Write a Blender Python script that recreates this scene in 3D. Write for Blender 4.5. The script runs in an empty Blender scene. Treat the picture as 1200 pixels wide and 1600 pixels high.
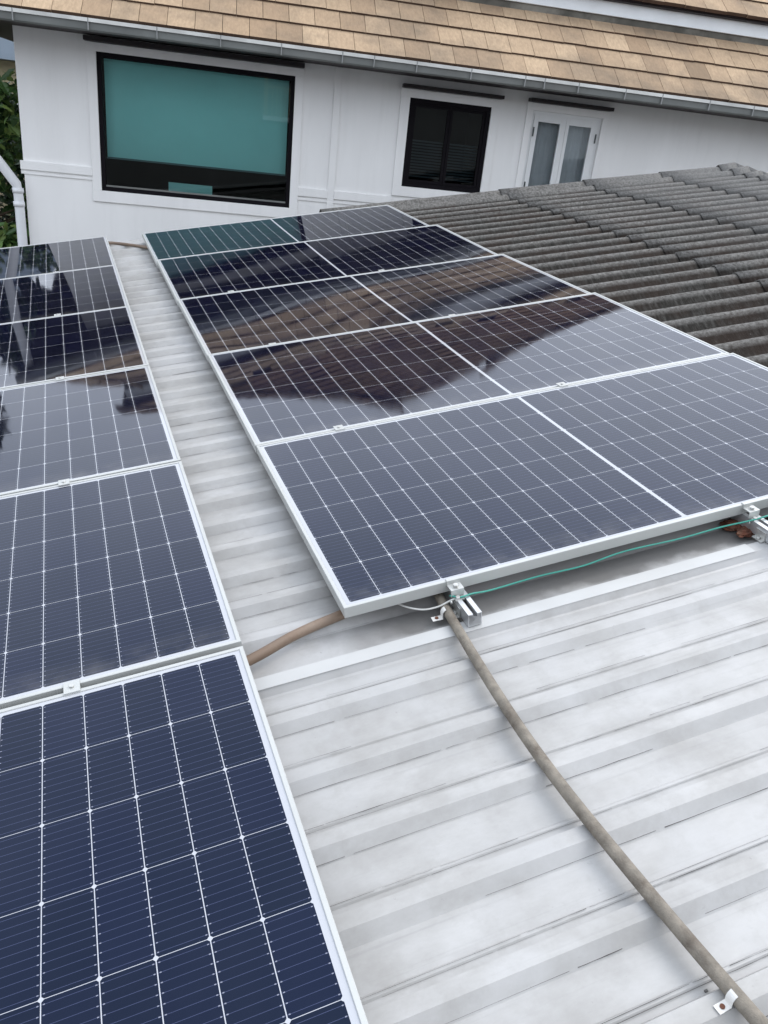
import bpy, bmesh, math, random
from mathutils import Matrix, Vector, Euler, noise

# ------------------------------------------------------------------ camera, world, sun, exposure
SC = bpy.context.scene
COL = SC.collection
R = math.radians
cam_d = bpy.data.cameras.new("camera")
cam = bpy.data.objects.new("camera", cam_d)
COL.objects.link(cam)
CAM = Vector((-0.319426, -1.851092, 1.175512))
cam.matrix_world = Matrix(((0.981179, -0.020758, -0.191982, CAM.x),
                           (-0.164266, 0.432925, -0.886337, CAM.y),
                           (0.101512, 0.901191, 0.421367, CAM.z),
                           (0, 0, 0, 1)))
cam_d.sensor_fit = 'VERTICAL'
cam_d.sensor_height = 36.0
cam_d.lens = 36.0 * 1248.9 / 1600.0
cam_d.clip_start = 0.02
cam_d.clip_end = 500
SC.camera = cam

SUN_EL, SUN_AZ = 55, 72
world = bpy.data.worlds.new("World")
SC.world = world
world.use_nodes = True
wn = world.node_tree
wn.nodes.clear()
w_out = wn.nodes.new('ShaderNodeOutputWorld')
w_bg = wn.nodes.new('ShaderNodeBackground')
w_sky = wn.nodes.new('ShaderNodeTexSky')
w_sky.sky_type = 'NISHITA'
w_sky.sun_disc = False
w_sky.sun_elevation = R(SUN_EL)
w_sky.sun_rotation = R(SUN_AZ)
w_sky.air_density = 1.0
w_sky.dust_density = 6.0
w_hs = wn.nodes.new('ShaderNodeHueSaturation')
w_hs.inputs['Saturation'].default_value = 0.34
w_hs.inputs['Value'].default_value = 1.0
wn.links.new(w_sky.outputs[0], w_hs.inputs['Color'])
# thin overcast: cloud sheet of uneven brightness mixed over the sky
w_tc = wn.nodes.new('ShaderNodeTexCoord')
w_nz = wn.nodes.new('ShaderNodeTexNoise')
w_nz.inputs['Scale'].default_value = 1.6
w_nz.inputs['Detail'].default_value = 5
w_nz.inputs['Roughness'].default_value = 0.55
wn.links.new(w_tc.outputs['Generated'], w_nz.inputs['Vector'])
w_cr = wn.nodes.new('ShaderNodeValToRGB')
w_cr.color_ramp.elements[0].position = 0.3
w_cr.color_ramp.elements[0].color = (7.2, 8.2, 9.8, 1)
w_cr.color_ramp.elements[1].position = 0.75
w_cr.color_ramp.elements[1].color = (13.4, 14.0, 15.0, 1)
wn.links.new(w_nz.outputs['Fac'], w_cr.inputs['Fac'])
w_mx = wn.nodes.new('ShaderNodeMixRGB')
w_mx.inputs['Fac'].default_value = 0.6
wn.links.new(w_hs.outputs['Color'], w_mx.inputs['Color1'])
wn.links.new(w_cr.outputs['Color'], w_mx.inputs['Color2'])
wn.links.new(w_mx.outputs['Color'], w_bg.inputs['Color'])
w_bg.inputs['Strength'].default_value = 0.145
wn.links.new(w_bg.outputs[0], w_out.inputs[0])

sun_d = bpy.data.lights.new("sun", 'SUN')
sun_d.energy = 0.5
sun_d.angle = R(30)
sun_d.color = (1.0, 0.96, 0.9)
sun = bpy.data.objects.new("sun", sun_d)
COL.objects.link(sun)
sun.rotation_euler = Euler((R(90 - SUN_EL), 0, R(180 - SUN_AZ)), 'XYZ')

SC.view_settings.view_transform = 'Standard'
SC.view_settings.look = 'None'
SC.view_settings.exposure = 0.52
SC.view_settings.gamma = 1.0
SC.cycles.max_bounces = 10
SC.cycles.transparent_max_bounces = 12

# ------------------------------------------------------------------ frames of reference
# the tilted roof frame: u along the ribs, v away from the camera, w up off the roof
TA = Matrix(((0.968184, -0.190089, -0.162746, 0),
             (0.180999, 0.981052, -0.069107, 0),
             (0.172799, 0.037452, 0.984245, 0),
             (0, 0, 0, 1)))
YW = 8.2                                  # front face of the white house wall
def H(x, y, z):                           # house frame: x, z from eye level, y from the wall (+ = into the house)
    return Vector((x + CAM.x, YW + y, z + CAM.z))
TH = Matrix.Translation(H(0, 0, 0))
GROUND = -4.4

# ------------------------------------------------------------------ materials
def new_mat(name):
    m = bpy.data.materials.new(name)
    m.use_nodes = True
    nt = m.node_tree
    nt.nodes.clear()
    o = nt.nodes.new('ShaderNodeOutputMaterial')
    p = nt.nodes.new('ShaderNodeBsdfPrincipled')
    nt.links.new(p.outputs[0], o.inputs[0])
    return m, nt, p

class N:
    """small helper round a node tree"""
    def __init__(s, nt): s.nt = nt
    def val(s, v):
        n = s.nt.nodes.new('ShaderNodeValue'); n.outputs[0].default_value = v; return n.outputs[0]
    def put(s, sock, v):
        if hasattr(v, 'is_linked') or isinstance(v, bpy.types.NodeSocket): s.nt.links.new(v, sock)
        else: sock.default_value = v
    def m(s, op, a, b=None, c=None, clamp=False):
        n = s.nt.nodes.new('ShaderNodeMath'); n.operation = op; n.use_clamp = clamp
        s.put(n.inputs[0], a)
        if b is not None: s.put(n.inputs[1], b)
        if c is not None: s.put(n.inputs[2], c)
        return n.outputs[0]
    def obj(s):
        return s.nt.nodes.new('ShaderNodeTexCoord').outputs['Object']
    def geo_pos(s):
        return s.nt.nodes.new('ShaderNodeNewGeometry').outputs['Position']
    def island(s):
        return s.nt.nodes.new('ShaderNodeNewGeometry').outputs['Random Per Island']
    def sep(s, v):
        n = s.nt.nodes.new('ShaderNodeSeparateXYZ'); s.nt.links.new(v, n.inputs[0]); return n.outputs
    def map(s, v, scale):
        n = s.nt.nodes.new('ShaderNodeMapping'); n.inputs['Scale'].default_value = scale
        s.nt.links.new(v, n.inputs['Vector']); return n.outputs[0]
    def noise(s, v, scale, detail=4, rough=0.55):
        n = s.nt.nodes.new('ShaderNodeTexNoise')
        n.inputs['Scale'].default_value = scale; n.inputs['Detail'].default_value = detail
        n.inputs['Roughness'].default_value = rough
        s.nt.links.new(v, n.inputs['Vector']); return n.outputs['Fac']
    def ramp(s, f, stops):
        n = s.nt.nodes.new('ShaderNodeValToRGB')
        e = n.color_ramp.elements
        while len(e) < len(stops): e.new(0.5)
        for i, (p, c) in enumerate(stops):
            e[i].position = p
            e[i].color = (c, c, c, 1) if isinstance(c, (int, float)) else (*c, 1)
        s.nt.links.new(f, n.inputs[0]); return n.outputs[0]
    def mix(s, f, a, b, mode='MIX'):
        n = s.nt.nodes.new('ShaderNodeMixRGB'); n.blend_type = mode
        s.put(n.inputs[0], f)
        for i, v in ((1, a), (2, b)):
            if isinstance(v, bpy.types.NodeSocket): s.nt.links.new(v, n.inputs[i])
            else: n.inputs[i].default_value = (*v, 1)
        return n.outputs[0]
    def bump(s, h, strength, dist, p):
        n = s.nt.nodes.new('ShaderNodeBump'); n.inputs['Strength'].default_value = strength
        n.inputs['Distance'].default_value = dist
        s.nt.links.new(h, n.inputs['Height']); s.nt.links.new(n.outputs[0], p.inputs['Normal'])

def plain(name, col, rough=0.6, metal=0.0, var=0.12, scale=6.0, bump=0.0, dirt=None):
    m, nt, p = new_mat(name)
    n = N(nt); v = n.obj()
    f = n.noise(v, scale, 5)
    c2 = tuple(c * (1 - var) for c in col); c1 = tuple(min(1, c * (1 + var * .6)) for c in col)
    c = n.ramp(f, [(0.3, c2), (0.7, c1)])
    if dirt:
        g = n.noise(v, scale * .35, 6, .65)
        c = n.mix(n.ramp(g, [(0.5, 0.0), (0.75, dirt[1])]), c, dirt[0])
    nt.links.new(c, p.inputs['Base Color'])
    p.inputs['Roughness'].default_value = rough; p.inputs['Metallic'].default_value = metal
    if bump: n.bump(n.noise(v, scale * 8, 3), bump, 0.004, p)
    return m

M = {}
M['alu'] = plain('anodised_aluminium', (0.50, 0.51, 0.495), 0.42, 0.35, 0.05, 3)
M['alu_raw'] = plain('mill_aluminium', (0.62, 0.63, 0.64), 0.3, 0.7, 0.10, 20)
M['steel'] = plain('zinc_steel', (0.6, 0.6, 0.58), 0.35, 0.7, 0.2, 60)
M['rusty'] = plain('rust', (0.13, 0.045, 0.025), 0.9, 0, 0.5, 25, 0.6, ((0.30, 0.22, 0.15), 0.6))
M['green_wire'] = plain('green_pvc', (0.03, 0.27, 0.21), 0.4, 0, 0.08, 30)
M['white_wire'] = plain('white_pvc', (0.6, 0.6, 0.57), 0.45, 0, 0.08, 30)
M['black'] = plain('black_plastic', (0.02, 0.02, 0.022), 0.5, 0, 0.1, 10)
M['conduit'] = plain('weathered_conduit', (0.215, 0.19, 0.155), 0.75, 0, 0.3, 40, 0.5, ((0.07, 0.05, 0.035), 0.9))
M['conduit_brown'] = plain('brown_conduit', (0.17, 0.115, 0.078), 0.5, 0, 0.2, 9, 0.15, ((0.30, 0.25, 0.20), 0.6))
M['clip'] = plain('white_clip', (0.72, 0.71, 0.68), 0.5, 0, 0.08, 60)
M['gutter'] = plain('grey_gutter', (0.19, 0.20, 0.192), 0.45, 0.1, 0.2, 2.5, 0, ((0.22, 0.21, 0.195), 0.5))
M['gutter_rim'] = plain('pale_gutter_rim', (0.62, 0.62, 0.59), 0.4, 0.1, 0.25, 3)
M['gutter_strap'] = plain('gutter_strap', (0.27, 0.275, 0.27), 0.5, 0.1, 0.1, 3)
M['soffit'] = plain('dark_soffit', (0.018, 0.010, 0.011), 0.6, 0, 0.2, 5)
M['frame_black'] = plain('black_window_frame', (0.006, 0.005, 0.007), 0.75, 0, 0.1, 5)
M['frame_black'].node_tree.nodes['Principled BSDF'].inputs['Specular IOR Level'].default_value = 0.12
M['hood'] = plain('dark_hood', (0.018, 0.013, 0.015), 0.7, 0, 0.1, 8)
M['white_frame'] = plain('white_window_frame', (0.74, 0.75, 0.75), 0.5, 0, 0.05, 5)
M['room'] = plain('dark_room', (0.012, 0.009, 0.012), 0.9, 0, 0.1, 2)
M['curtain'] = plain('grey_curtain', (0.46, 0.49, 0.52), 0.9, 0, 0.15, 3)
M['slat'] = plain('blind_slats', (0.12, 0.15, 0.16), 0.6, 0, 0.1, 3)
M['pipe_white'] = plain('white_downpipe', (0.72, 0.73, 0.75), 0.4, 0, 0.06, 5)
M['bark'] = plain('bark', (0.09, 0.065, 0.045), 0.9, 0, 0.3, 14, 0.5)
M['cream'] = plain('cream_render', (0.55, 0.47, 0.30), 0.8, 0, 0.1, 2)
M['bluegrey'] = plain('blue_grey_sheet', (0.33, 0.40, 0.48), 0.5, 0, 0.1, 2)
M['dull_wall'] = plain('grey_boundary', (0.10, 0.10, 0.09), 0.9, 0, 0.4, 3, 0.3)
M['grey_house'] = plain('grey_house_wall', (0.18, 0.18, 0.175), 0.9, 0, 0.3, 0.6)
M['hinge'] = plain('dark_hinge', (0.05, 0.06, 0.06), 0.5, 0, 0.1, 20)
M['annex'] = plain('annex_wall', (0.5, 0.49, 0.46), 0.85, 0, 0.1, 2)

# painted render of the house wall
m, nt, p = new_mat('white_render'); n = N(nt); v = n.obj()
a = n.noise(n.map(v, (1, 1, .3)), 2.2, 6); b = n.noise(v, 40, 3)
c = n.ramp(a, [(0.3, (0.79, 0.785, 0.775)), (0.7, (0.85, 0.845, 0.835))])
stk = n.noise(n.map(v, (3.5, 1, .35)), 2.0, 7, 0.7)
c = n.mix(n.ramp(stk, [(0.50, 0.0), (0.85, 0.22)]), c, (0.55, 0.55, 0.53))
nt.links.new(c, p.inputs['Base Color']); p.inputs['Roughness'].default_value = 0.75
n.bump(b, 0.12, 0.003, p)
M['render'] = m

# ribbed metal sheet: chalky grey-white with dirt drawn along the ribs
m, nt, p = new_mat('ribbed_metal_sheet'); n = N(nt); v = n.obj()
a = n.noise(n.map(v, (1.0, 2.2, 1)), 3.0, 9, 0.68)
b = n.noise(n.map(v, (1.2, 1.2, 1)), 7.0, 8, 0.7)
c = n.ramp(a, [(0.28, (0.285, 0.28, 0.27)), (0.5, (0.36, 0.355, 0.345)), (0.72, (0.45, 0.447, 0.44))])
c = n.mix(n.ramp(n.noise(v, 2.6, 6, .6), [(0.40, 0.0), (0.60, 0.55)]), c, (0.46, 0.462, 0.465))
c = n.mix(n.ramp(b, [(0.50, 0.0), (0.70, 0.5)]), c, (0.30, 0.293, 0.28))
s = n.noise(n.map(v, (0.35, 30, 1)), 2.0, 5, 0.65)
c = n.mix(n.ramp(s, [(0.58, 0.0), (0.75, 0.25)]), c, (0.19, 0.19, 0.19))
xyz = n.sep(v)
# shade and some grime under the right array, painted into the sheet colour, ragged edge
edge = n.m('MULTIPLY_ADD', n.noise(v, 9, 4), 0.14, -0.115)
under_shade = n.m('MULTIPLY', n.m('MULTIPLY_ADD', n.m('SUBTRACT', xyz[1], edge), 18.0, 0.9, clamp=True), n.m('MULTIPLY_ADD', n.m('SUBTRACT', xyz[0], edge), 5.0, -0.1, clamp=True))
c = n.mix(n.m('MULTIPLY', under_shade, 0.7), c, (0.085, 0.082, 0.078))
d = n.noise(v, 45, 5, 0.7)
c = n.mix(n.ramp(d, [(0.68, 0.0), (0.76, 0.5)]), c, (0.16, 0.15, 0.14))
nt.links.new(c, p.inputs['Base Color'])
p.inputs['Metallic'].default_value = 0.12
nt.links.new(n.ramp(b, [(0.3, 0.42), (0.7, 0.6)]), p.inputs['Roughness'])
n.bump(n.noise(v, 70, 4), 0.08, 0.002, p)
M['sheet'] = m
M['sheet_lap'] = plain('clean_metal_strip', (0.47, 0.475, 0.47), 0.45, 0.15, 0.08, 5, 0, ((0.45, 0.44, 0.42), 0.4))
M['seam_lines'] = plain('seam_lines', (0.13, 0.125, 0.12), 0.9, 0, 0.5, 12)

# fibre cement: dark, lichen speckled
m, nt, p = new_mat('fibre_cement'); n = N(nt); v = n.obj()
a = n.noise(v, 3.0, 6, 0.6); b = n.noise(v, 45, 6, 0.75); w = n.noise(n.map(v, (4, 1, 1)), 12, 5, 0.7)
z = n.sep(v)
c = n.ramp(w, [(0.25, (0.009, 0.008, 0.007)), (0.5, (0.028, 0.026, 0.023)), (0.75, (0.075, 0.072, 0.067))])
c = n.mix(n.ramp(a, [(0.42, 0.0), (0.58, 0.65)]), c, (0.028, 0.019, 0.015))
hi = n.m('MULTIPLY_ADD', z[2], 48.0, -0.30, clamp=True)      # light on crests and shade in troughs, painted in by height
c = n.mix(n.m('MULTIPLY', hi, n.ramp(b, [(0.35, 0.2), (0.65, 1.0)])), c, (0.20, 0.195, 0.185))
c = n.mix(n.ramp(b, [(0.64, 0.0), (0.72, 0.6)]), c, (0.26, 0.25, 0.23))
c = n.mix(n.m('MULTIPLY', n.m('MULTIPLY_ADD', z[0], 0.5, -1.1, clamp=True), 0.4), c, (0.20, 0.20, 0.197))
nt.links.new(c, p.inputs['Base Color']); p.inputs['Roughness'].default_value = 0.95
p.inputs['Specular IOR Level'].default_value = 0.12
n.bump(b, 0.8, 0.006, p)
M['cement'] = m

# roof tiles
def tile_mat(name, lo, hi, stain, amt):
    m, nt, p = new_mat(name); n = N(nt); v = n.geo_pos(); r = n.island()
    c = n.ramp(r, [(0.0, lo), (0.45, tuple((a + b) / 2 for a, b in zip(lo, hi))), (0.93, hi), (1.0, tuple(x * .75 for x in lo))])
    g = n.noise(v, 1.3, 6, 0.65)
    c = n.mix(n.ramp(g, [(0.45, 0.0), (0.7, amt)]), c, stain)
    k = n.noise(n.map(v, (3, 1, 1)), 14, 5, 0.7)
    c = n.mix(n.ramp(k, [(0.35, 0.0), (0.75, 0.5)]), c, tuple(x * 0.5 for x in lo))
    nt.links.new(c, p.inputs['Base Color']); p.inputs['Roughness'].default_value = 0.9; p.inputs['Specular IOR Level'].default_value = 0.25
    n.bump(n.noise(n.map(v, (8, 2, 2)), 20, 4), 0.4, 0.004, p)
    return m
M['tile'] = tile_mat('tan_roof_tile', (0.34, 0.24, 0.155), (0.50, 0.37, 0.245), (0.17, 0.135, 0.10), 0.8)
M['tile_dark'] = tile_mat('brown_roof_tile', (0.17, 0.10, 0.062), (0.31, 0.19, 0.115), (0.07, 0.042, 0.03), 0.6)  # darker brown tiles, mostly for the upper roof
M['butt'] = plain('shaded_tile_edge', (0.075, 0.042, 0.026), 0.9, 0, 0.4, 8)  # shadow gap below each tile course, painted on the butt faces
M['fascia'] = plain('white_fascia', (0.74, 0.77, 0.79), 0.6, 0, 0.08, 3)
M['stained'] = plain('stained_coping', (0.10, 0.095, 0.08), 0.9, 0, 0.5, 4, 0.3, ((0.32, 0.30, 0.26), 0.7))

# glass panes
def glass(name, tint, ior=1.5):
    m = bpy.data.materials.new(name); m.use_nodes = True; nt = m.node_tree; nt.nodes.clear()
    o = nt.nodes.new('ShaderNodeOutputMaterial'); mx = nt.nodes.new('ShaderNodeMixShader')
    t = nt.nodes.new('ShaderNodeBsdfTransparent'); g = nt.nodes.new('ShaderNodeBsdfGlossy')
    fr = nt.nodes.new('ShaderNodeFresnel'); fr.inputs['IOR'].default_value = ior
    t.inputs[0].default_value = (*tint, 1); g.inputs['Roughness'].default_value = 0.01
    g.inputs[0].default_value = (0.9, 0.95, 0.95, 1)
    nt.links.new(fr.outputs[0], mx.inputs[0]); nt.links.new(t.outputs[0], mx.inputs[1])
    nt.links.new(g.outputs[0], mx.inputs[2]); nt.links.new(mx.outputs[0], o.inputs[0])
    return m
M['glass_green'] = glass('green_tinted_glass', (0.66, 0.84, 0.84), 1.55)
M['glass_dark'] = glass('smoked_glass', (0.35, 0.40, 0.42), 1.6)
M['glass_clear'] = glass('clear_glass', (0.85, 0.88, 0.88), 1.5)
M['blind'] = plain('teal_roller_blind', (0.47, 0.72, 0.70), 0.85, 0, 0.05, 1.5)

# foliage
def leaf_mat(name, a, b, c):
    m, nt, p = new_mat(name); n = N(nt)
    nt.links.new(n.ramp(n.island(), [(0, a), (0.6, b), (1.0, c)]), p.inputs['Base Color'])
    p.inputs['Roughness'].default_value = 0.45
    return m
M['leaf'] = leaf_mat('broad_leaf', (0.03, 0.07, 0.02), (0.08, 0.17, 0.045), (0.24, 0.32, 0.09))
M['leaf2'] = leaf_mat('dark_leaf', (0.015, 0.035, 0.016), (0.03, 0.065, 0.025), (0.07, 0.12, 0.05))

# solar laminate: half cells, ribbons, white backsheet under one sheet of glass
PL, PW, IX, IY = 2.278, 1.134, 0.024, 0.022
PITCH = (PL / 2 - 0.006 - IX) / 12
RP = (PW - 2 * IY) / 6
def cell_mat():
    m, nt, p = new_mat('solar_cells_under_glass'); n = N(nt)
    o = n.sep(n.obj()); X, Y = o[0], o[1]
    xx = n.m('SUBTRACT', n.m('ABSOLUTE', n.m('SUBTRACT', X, PL / 2)), 0.006)
    cu = n.m('DIVIDE', xx, PITCH); cv = n.m('DIVIDE', n.m('SUBTRACT', Y, IY), RP)
    fu = n.m('MULTIPLY', n.m('FRACT', cu), PITCH); fv = n.m('MULTIPLY', n.m('FRACT', cv), RP)
    du = n.m('MINIMUM', fu, n.m('SUBTRACT', PITCH, fu)); dv = n.m('MINIMUM', fv, n.m('SUBTRACT', RP, fv))
    line = n.m('MAXIMUM', n.m('LESS_THAN', du, 0.00095), n.m('LESS_THAN', dv, 0.0006))
    cham = n.m('LESS_THAN', n.m('ADD', du, dv), 0.0058)
    out = n.m('MAXIMUM', n.m('GREATER_THAN', cu, 12.0), n.m('LESS_THAN', xx, 0.0))
    out = n.m('MAXIMUM', out, n.m('MAXIMUM', n.m('LESS_THAN', cv, 0.0), n.m('GREATER_THAN', cv, 6.0)))
    white = n.m('MAXIMUM', n.m('MAXIMUM', line, cham), out)
    # ten thin ribbons along the length, with a solder dot where they leave each half cell
    fb = n.m('ABSOLUTE', n.m('SUBTRACT', n.m('FRACT', n.m('MULTIPLY', n.m('FRACT', cv), 10.0)), 0.5))
    rib = n.m('LESS_THAN', fb, 0.026)
    dot = n.m('MULTIPLY', n.m('LESS_THAN', fb, 0.055), n.m('LESS_THAN', n.m('ABSOLUTE', n.m('SUBTRACT', du, 0.0050)), 0.0016))
    # per-cell tone
    comb = nt.nodes.new('ShaderNodeCombineXYZ')
    nt.links.new(n.m('ADD', n.m('FLOOR', cu), n.m('MULTIPLY', n.m('GREATER_THAN', X, PL / 2), 20.0)), comb.inputs[0])
    nt.links.new(n.m('FLOOR', cv), comb.inputs[1])
    wn_ = nt.nodes.new('ShaderNodeTexWhiteNoise'); nt.links.new(comb.outputs[0], wn_.inputs['Vector'])
    cell = n.ramp(wn_.outputs['Value'], [(0, (0.0006, 0.0008, 0.005)), (1, (0.0012, 0.0015, 0.010))])
    c = n.mix(rib, cell, (0.045, 0.052, 0.10)); c = n.mix(dot, c, (0.22, 0.23, 0.28))
    c = n.mix(white, c, (0.44, 0.45, 0.47))
    dust = n.noise(n.obj(), 2.5, 7, 0.65)
    c = n.mix(n.ramp(dust, [(0.35, 0.002), (0.75, 0.011)]), c, (0.5, 0.5, 0.5))
    # silt washed down to the lower frame edge and dried drip marks
    low = n.m('MULTIPLY', n.m('SUBTRACT', 1.0, n.m('MULTIPLY', Y, 9.0), clamp=True), n.ramp(n.noise(n.obj(), 14, 5), [(0.35, 0.0), (0.7, 0.16)]))
    c = n.mix(low, c, (0.42, 0.40, 0.36))
    nt.links.new(c, p.inputs['Base Color'])
    nt.links.new(n.ramp(dust, [(0.3, 0.012), (0.8, 0.07)]), p.inputs['Roughness'])
    p.inputs['IOR'].default_value = 1.52
    p.inputs['Specular Tint'].default_value = (0.30, 0.45, 0.80, 1)
    return m
M['cells'] = cell_mat()

m, nt, p = new_mat('ground_concrete'); n = N(nt); v = n.geo_pos()
nt.links.new(n.ramp(n.noise(v, 0.4, 8, .65), [(0.3, (0.10, 0.10, 0.09)), (0.7, (0.20, 0.19, 0.175))]), p.inputs['Base Color'])
p.inputs['Roughness'].default_value = 0.9
M['ground'] = m

# ------------------------------------------------------------------ mesh helpers
def add_box(bm, lo, hi, T=None, mat=0, butt=None):
    vs = []
    for x in (lo[0], hi[0]):
        for y in (lo[1], hi[1]):
            for z in (lo[2], hi[2]):
                co = Vector((x, y, z))
                vs.append(bm.verts.new(T @ co if T else co))
    F = [(0, 1, 3, 2), (4, 6, 7, 5), (0, 4, 5, 1), (2, 3, 7, 6), (0, 2, 6, 4), (1, 5, 7, 3)]
    for k, f in enumerate(F):
        fc = bm.faces.new([vs[i] for i in f]); fc.material_index = butt if (butt is not None and k == 2) else mat
def add_prism(bm, prof, axis, a, b, mat=0):
    """closed profile (list of 2D points) swept from a to b along axis 'x' or 'y'"""
    def P(q, t): return Vector((t, q[0], q[1])) if axis == 'x' else Vector((q[0], t, q[1]))
    A_ = [bm.verts.new(P(q, a)) for q in prof]; B_ = [bm.verts.new(P(q, b)) for q in prof]
    k = len(prof)
    for i in range(k):
        f = bm.faces.new((A_[i], A_[(i + 1) % k], B_[(i + 1) % k], B_[i])); f.material_index = mat
    bm.faces.new(A_); bm.faces.new(B_[::-1])
def catmull(pts, sub=8):
    pts = [Vector(p) for p in pts]
    P = [pts[0] * 2 - pts[1]] + pts + [pts[-1] * 2 - pts[-2]]
    out = []
    for i in range(1, len(P) - 2):
        for k in range(sub):
            t = k / sub; a, b, c, d = P[i - 1:i + 3]
            out.append(0.5 * ((2 * b) + (c - a) * t + (2 * a - 5 * b + 4 * c - d) * t * t + (3 * b - a - 3 * c + d) * t ** 3))
    out.append(pts[-1]); return out
def add_tube(bm, pts, r, seg=14, smooth=True, sub=8):
    path = catmull(pts, sub) if smooth and len(pts) > 2 else [Vector(p) for p in pts]
    rings = []; up = None
    for i, p in enumerate(path):
        t = (path[min(i + 1, len(path) - 1)] - path[max(i - 1, 0)]).normalized()
        if up is None: up = t.orthogonal().normalized()
        up = (up - t * up.dot(t)).normalized(); s = t.cross(up)
        rr = r(i / (len(path) - 1)) if callable(r) else r
        rings.append([bm.verts.new(p + (up * math.cos(a) + s * math.sin(a)) * rr) for a in (2 * math.pi * k / seg for k in range(seg))])
    for A_, B_ in zip(rings, rings[1:]):
        for k in range(seg):
            f = bm.faces.new((A_[k], A_[(k + 1) % seg], B_[(k + 1) % seg], B_[k])); f.smooth = True
    bm.faces.new(rings[0][::-1]); bm.faces.new(rings[-1])
def add_cyl(bm, c, axis, r, h, seg=16):
    c = Vector(c); axis = Vector(axis).normalized()
    add_tube(bm, [c, c + axis * h], r, seg, False)
def finish(bm):
    bmesh.ops.recalc_face_normals(bm, faces=bm.faces)
def mk(name, bm, mat, parent=None, T=None, recalc=True, bevel=0):
    if recalc: finish(bm)
    me = bpy.data.meshes.new(name); bm.to_mesh(me); bm.free()
    for mm in (mat if isinstance(mat, (list, tuple)) else [mat]): me.materials.append(mm)
    o = bpy.data.objects.new(name, me); COL.objects.link(o)
    if parent: o.parent = parent
    if T is not None: o.matrix_basis = T
    if bevel:
        b = o.modifiers.new('bevel', 'BEVEL'); b.width = bevel; b.segments = 2; b.limit_method = 'ANGLE'
    return o
def tag(o, label=None, cat=None, group=None, kind=None):
    if label: o['label'] = label
    if cat: o['category'] = cat
    if group: o['group'] = group
    if kind: o['kind'] = kind
    return o
def thing(name, T, label, cat, group=None):
    o = bpy.data.objects.new(name, None); COL.objects.link(o); o.matrix_basis = T
    o.empty_display_size = 0.1
    return tag(o, label, cat, group)
def at(u, v, w=0): return TA @ Matrix.Translation((u, v, w))
def bmn(): return bmesh.new()

# ------------------------------------------------------------------ ground
bm = bmn()
bmesh.ops.create_grid(bm, x_segments=8, y_segments=8, size=150)
tag(mk('ground', bm, M['ground'], T=Matrix.Translation((0, 0, GROUND))), kind='structure')

# ------------------------------------------------------------------ ribbed metal roof
rf = thing('metal_roof', at(0, 0, 0), 'pale grey ribbed metal roof carrying the rows of solar panels', 'roof')
PAN, CREST = -0.103, -0.0800
ribs = [-0.242 - 0.186 * k for k in range(40)]
ribs_b = [0.09 + 0.1675 * k for k in range(36)]
def rib_prof(v0, CREST=CREST):
    # back to front: little bead, crest, front slope
    return [(v0 + 0.040, PAN), (v0 + 0.036, PAN + 0.0045), (v0 + 0.030, PAN + 0.0045), (v0 + 0.026, PAN + 0.001),
            (v0 + 0.012, PAN + 0.002), (v0 + .002, CREST), (v0 - 0.032, CREST - .0005), (v0 - 0.054, PAN + 0.0035), (v0 - 0.058, PAN + .0005)]
prof = [(6.109, PAN)]
for v0 in sorted(ribs_b, reverse=True):
    if v0 + .05 < 6.1: prof += rib_prof(v0, -0.0765)
prof += [(-0.058, PAN), (-0.062, PAN + .004), (-0.070, PAN + .004), (-0.085, PAN + .004), (-0.096, -0.0815), (-0.137, -0.0815), (-0.150, PAN + .003), (-0.156, PAN)]
for v0 in ribs: prof += rib_prof(v0)
prof.append((ribs[-1] - 0.2, PAN))
bm = bmn()
us = [-3.35 + i * 0.165 for i in range(31)]
grid = []
rnd = random.Random(3)
for u in us:
    row = []
    for (v, z) in prof:
        dz = 0.0012 * noise.noise(Vector((u * 0.9, v * 6.0, 3.1)))
        dv = 0.003 * noise.noise(Vector((u * 0.7, v * 1.5, 9.0)))
        row.append(bm.verts.new((u, v + dv, z + dz)))
    grid.append(row)
for A_, B_ in zip(grid, grid[1:]):
    for j in range(len(prof) - 1): bm.faces.new((A_[j], B_[j], B_[j + 1], A_[j + 1]))
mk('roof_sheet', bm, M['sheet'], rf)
# the cleaner capping strip over the side lap in front of the right array
bm = bmn()
add_prism(bm, [(-0.0935, -.0793), (-0.1395, -.0793), (-0.1395, -.0808), (-0.0935, -.0808)][::-1], 'x', -3.34, 1.29)
mk('lap_strip', bm, M['sheet_lap'], rf)
# thin dark broken lines along the rib folds
rnd = random.Random(8)
bm = bmn()
for v0 in ribs + ribs_b:
    for off, ww in ((0.033, .0013), (0.0245, .0012), (-0.0565, .0016)):
        u = -3.3 if v0 < 0 else -0.35
        while u < (1.5 if v0 < 0 else 0.05):
            ln = rnd.uniform(0.05, 0.5)
            if rnd.random() < 0.9:
                w = ww * rnd.uniform(.25, .8)
                zz = PAN + (0.0072 if off > .03 else .0045 if off > 0 else .0042)
                e = min(u + ln, 1.55)
                k = 6
                pr = [(u + (e - u) * i / k, v0 + off + 0.0012 * noise.noise(Vector((u * 3 + i, v0 * 9, 0)))) for i in range(k + 1)]
                for (a, b) in zip(pr, pr[1:]):
                    wa = w * (0.25 + 1.3 * abs(noise.noise(Vector((a[0] * 15, v0, 1))))) ; wb = w * (0.25 + 1.3 * abs(noise.noise(Vector((b[0] * 15, v0, 1)))))
                    q = [bm.verts.new((a[0], a[1] - wa, zz)), bm.verts.new((b[0], b[1] - wb, zz)), bm.verts.new((b[0], b[1] + wb, zz)), bm.verts.new((a[0], a[1] + wa, zz))]
                    bm.faces.new(q)
            u += ln + rnd.uniform(0, .04)
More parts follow.
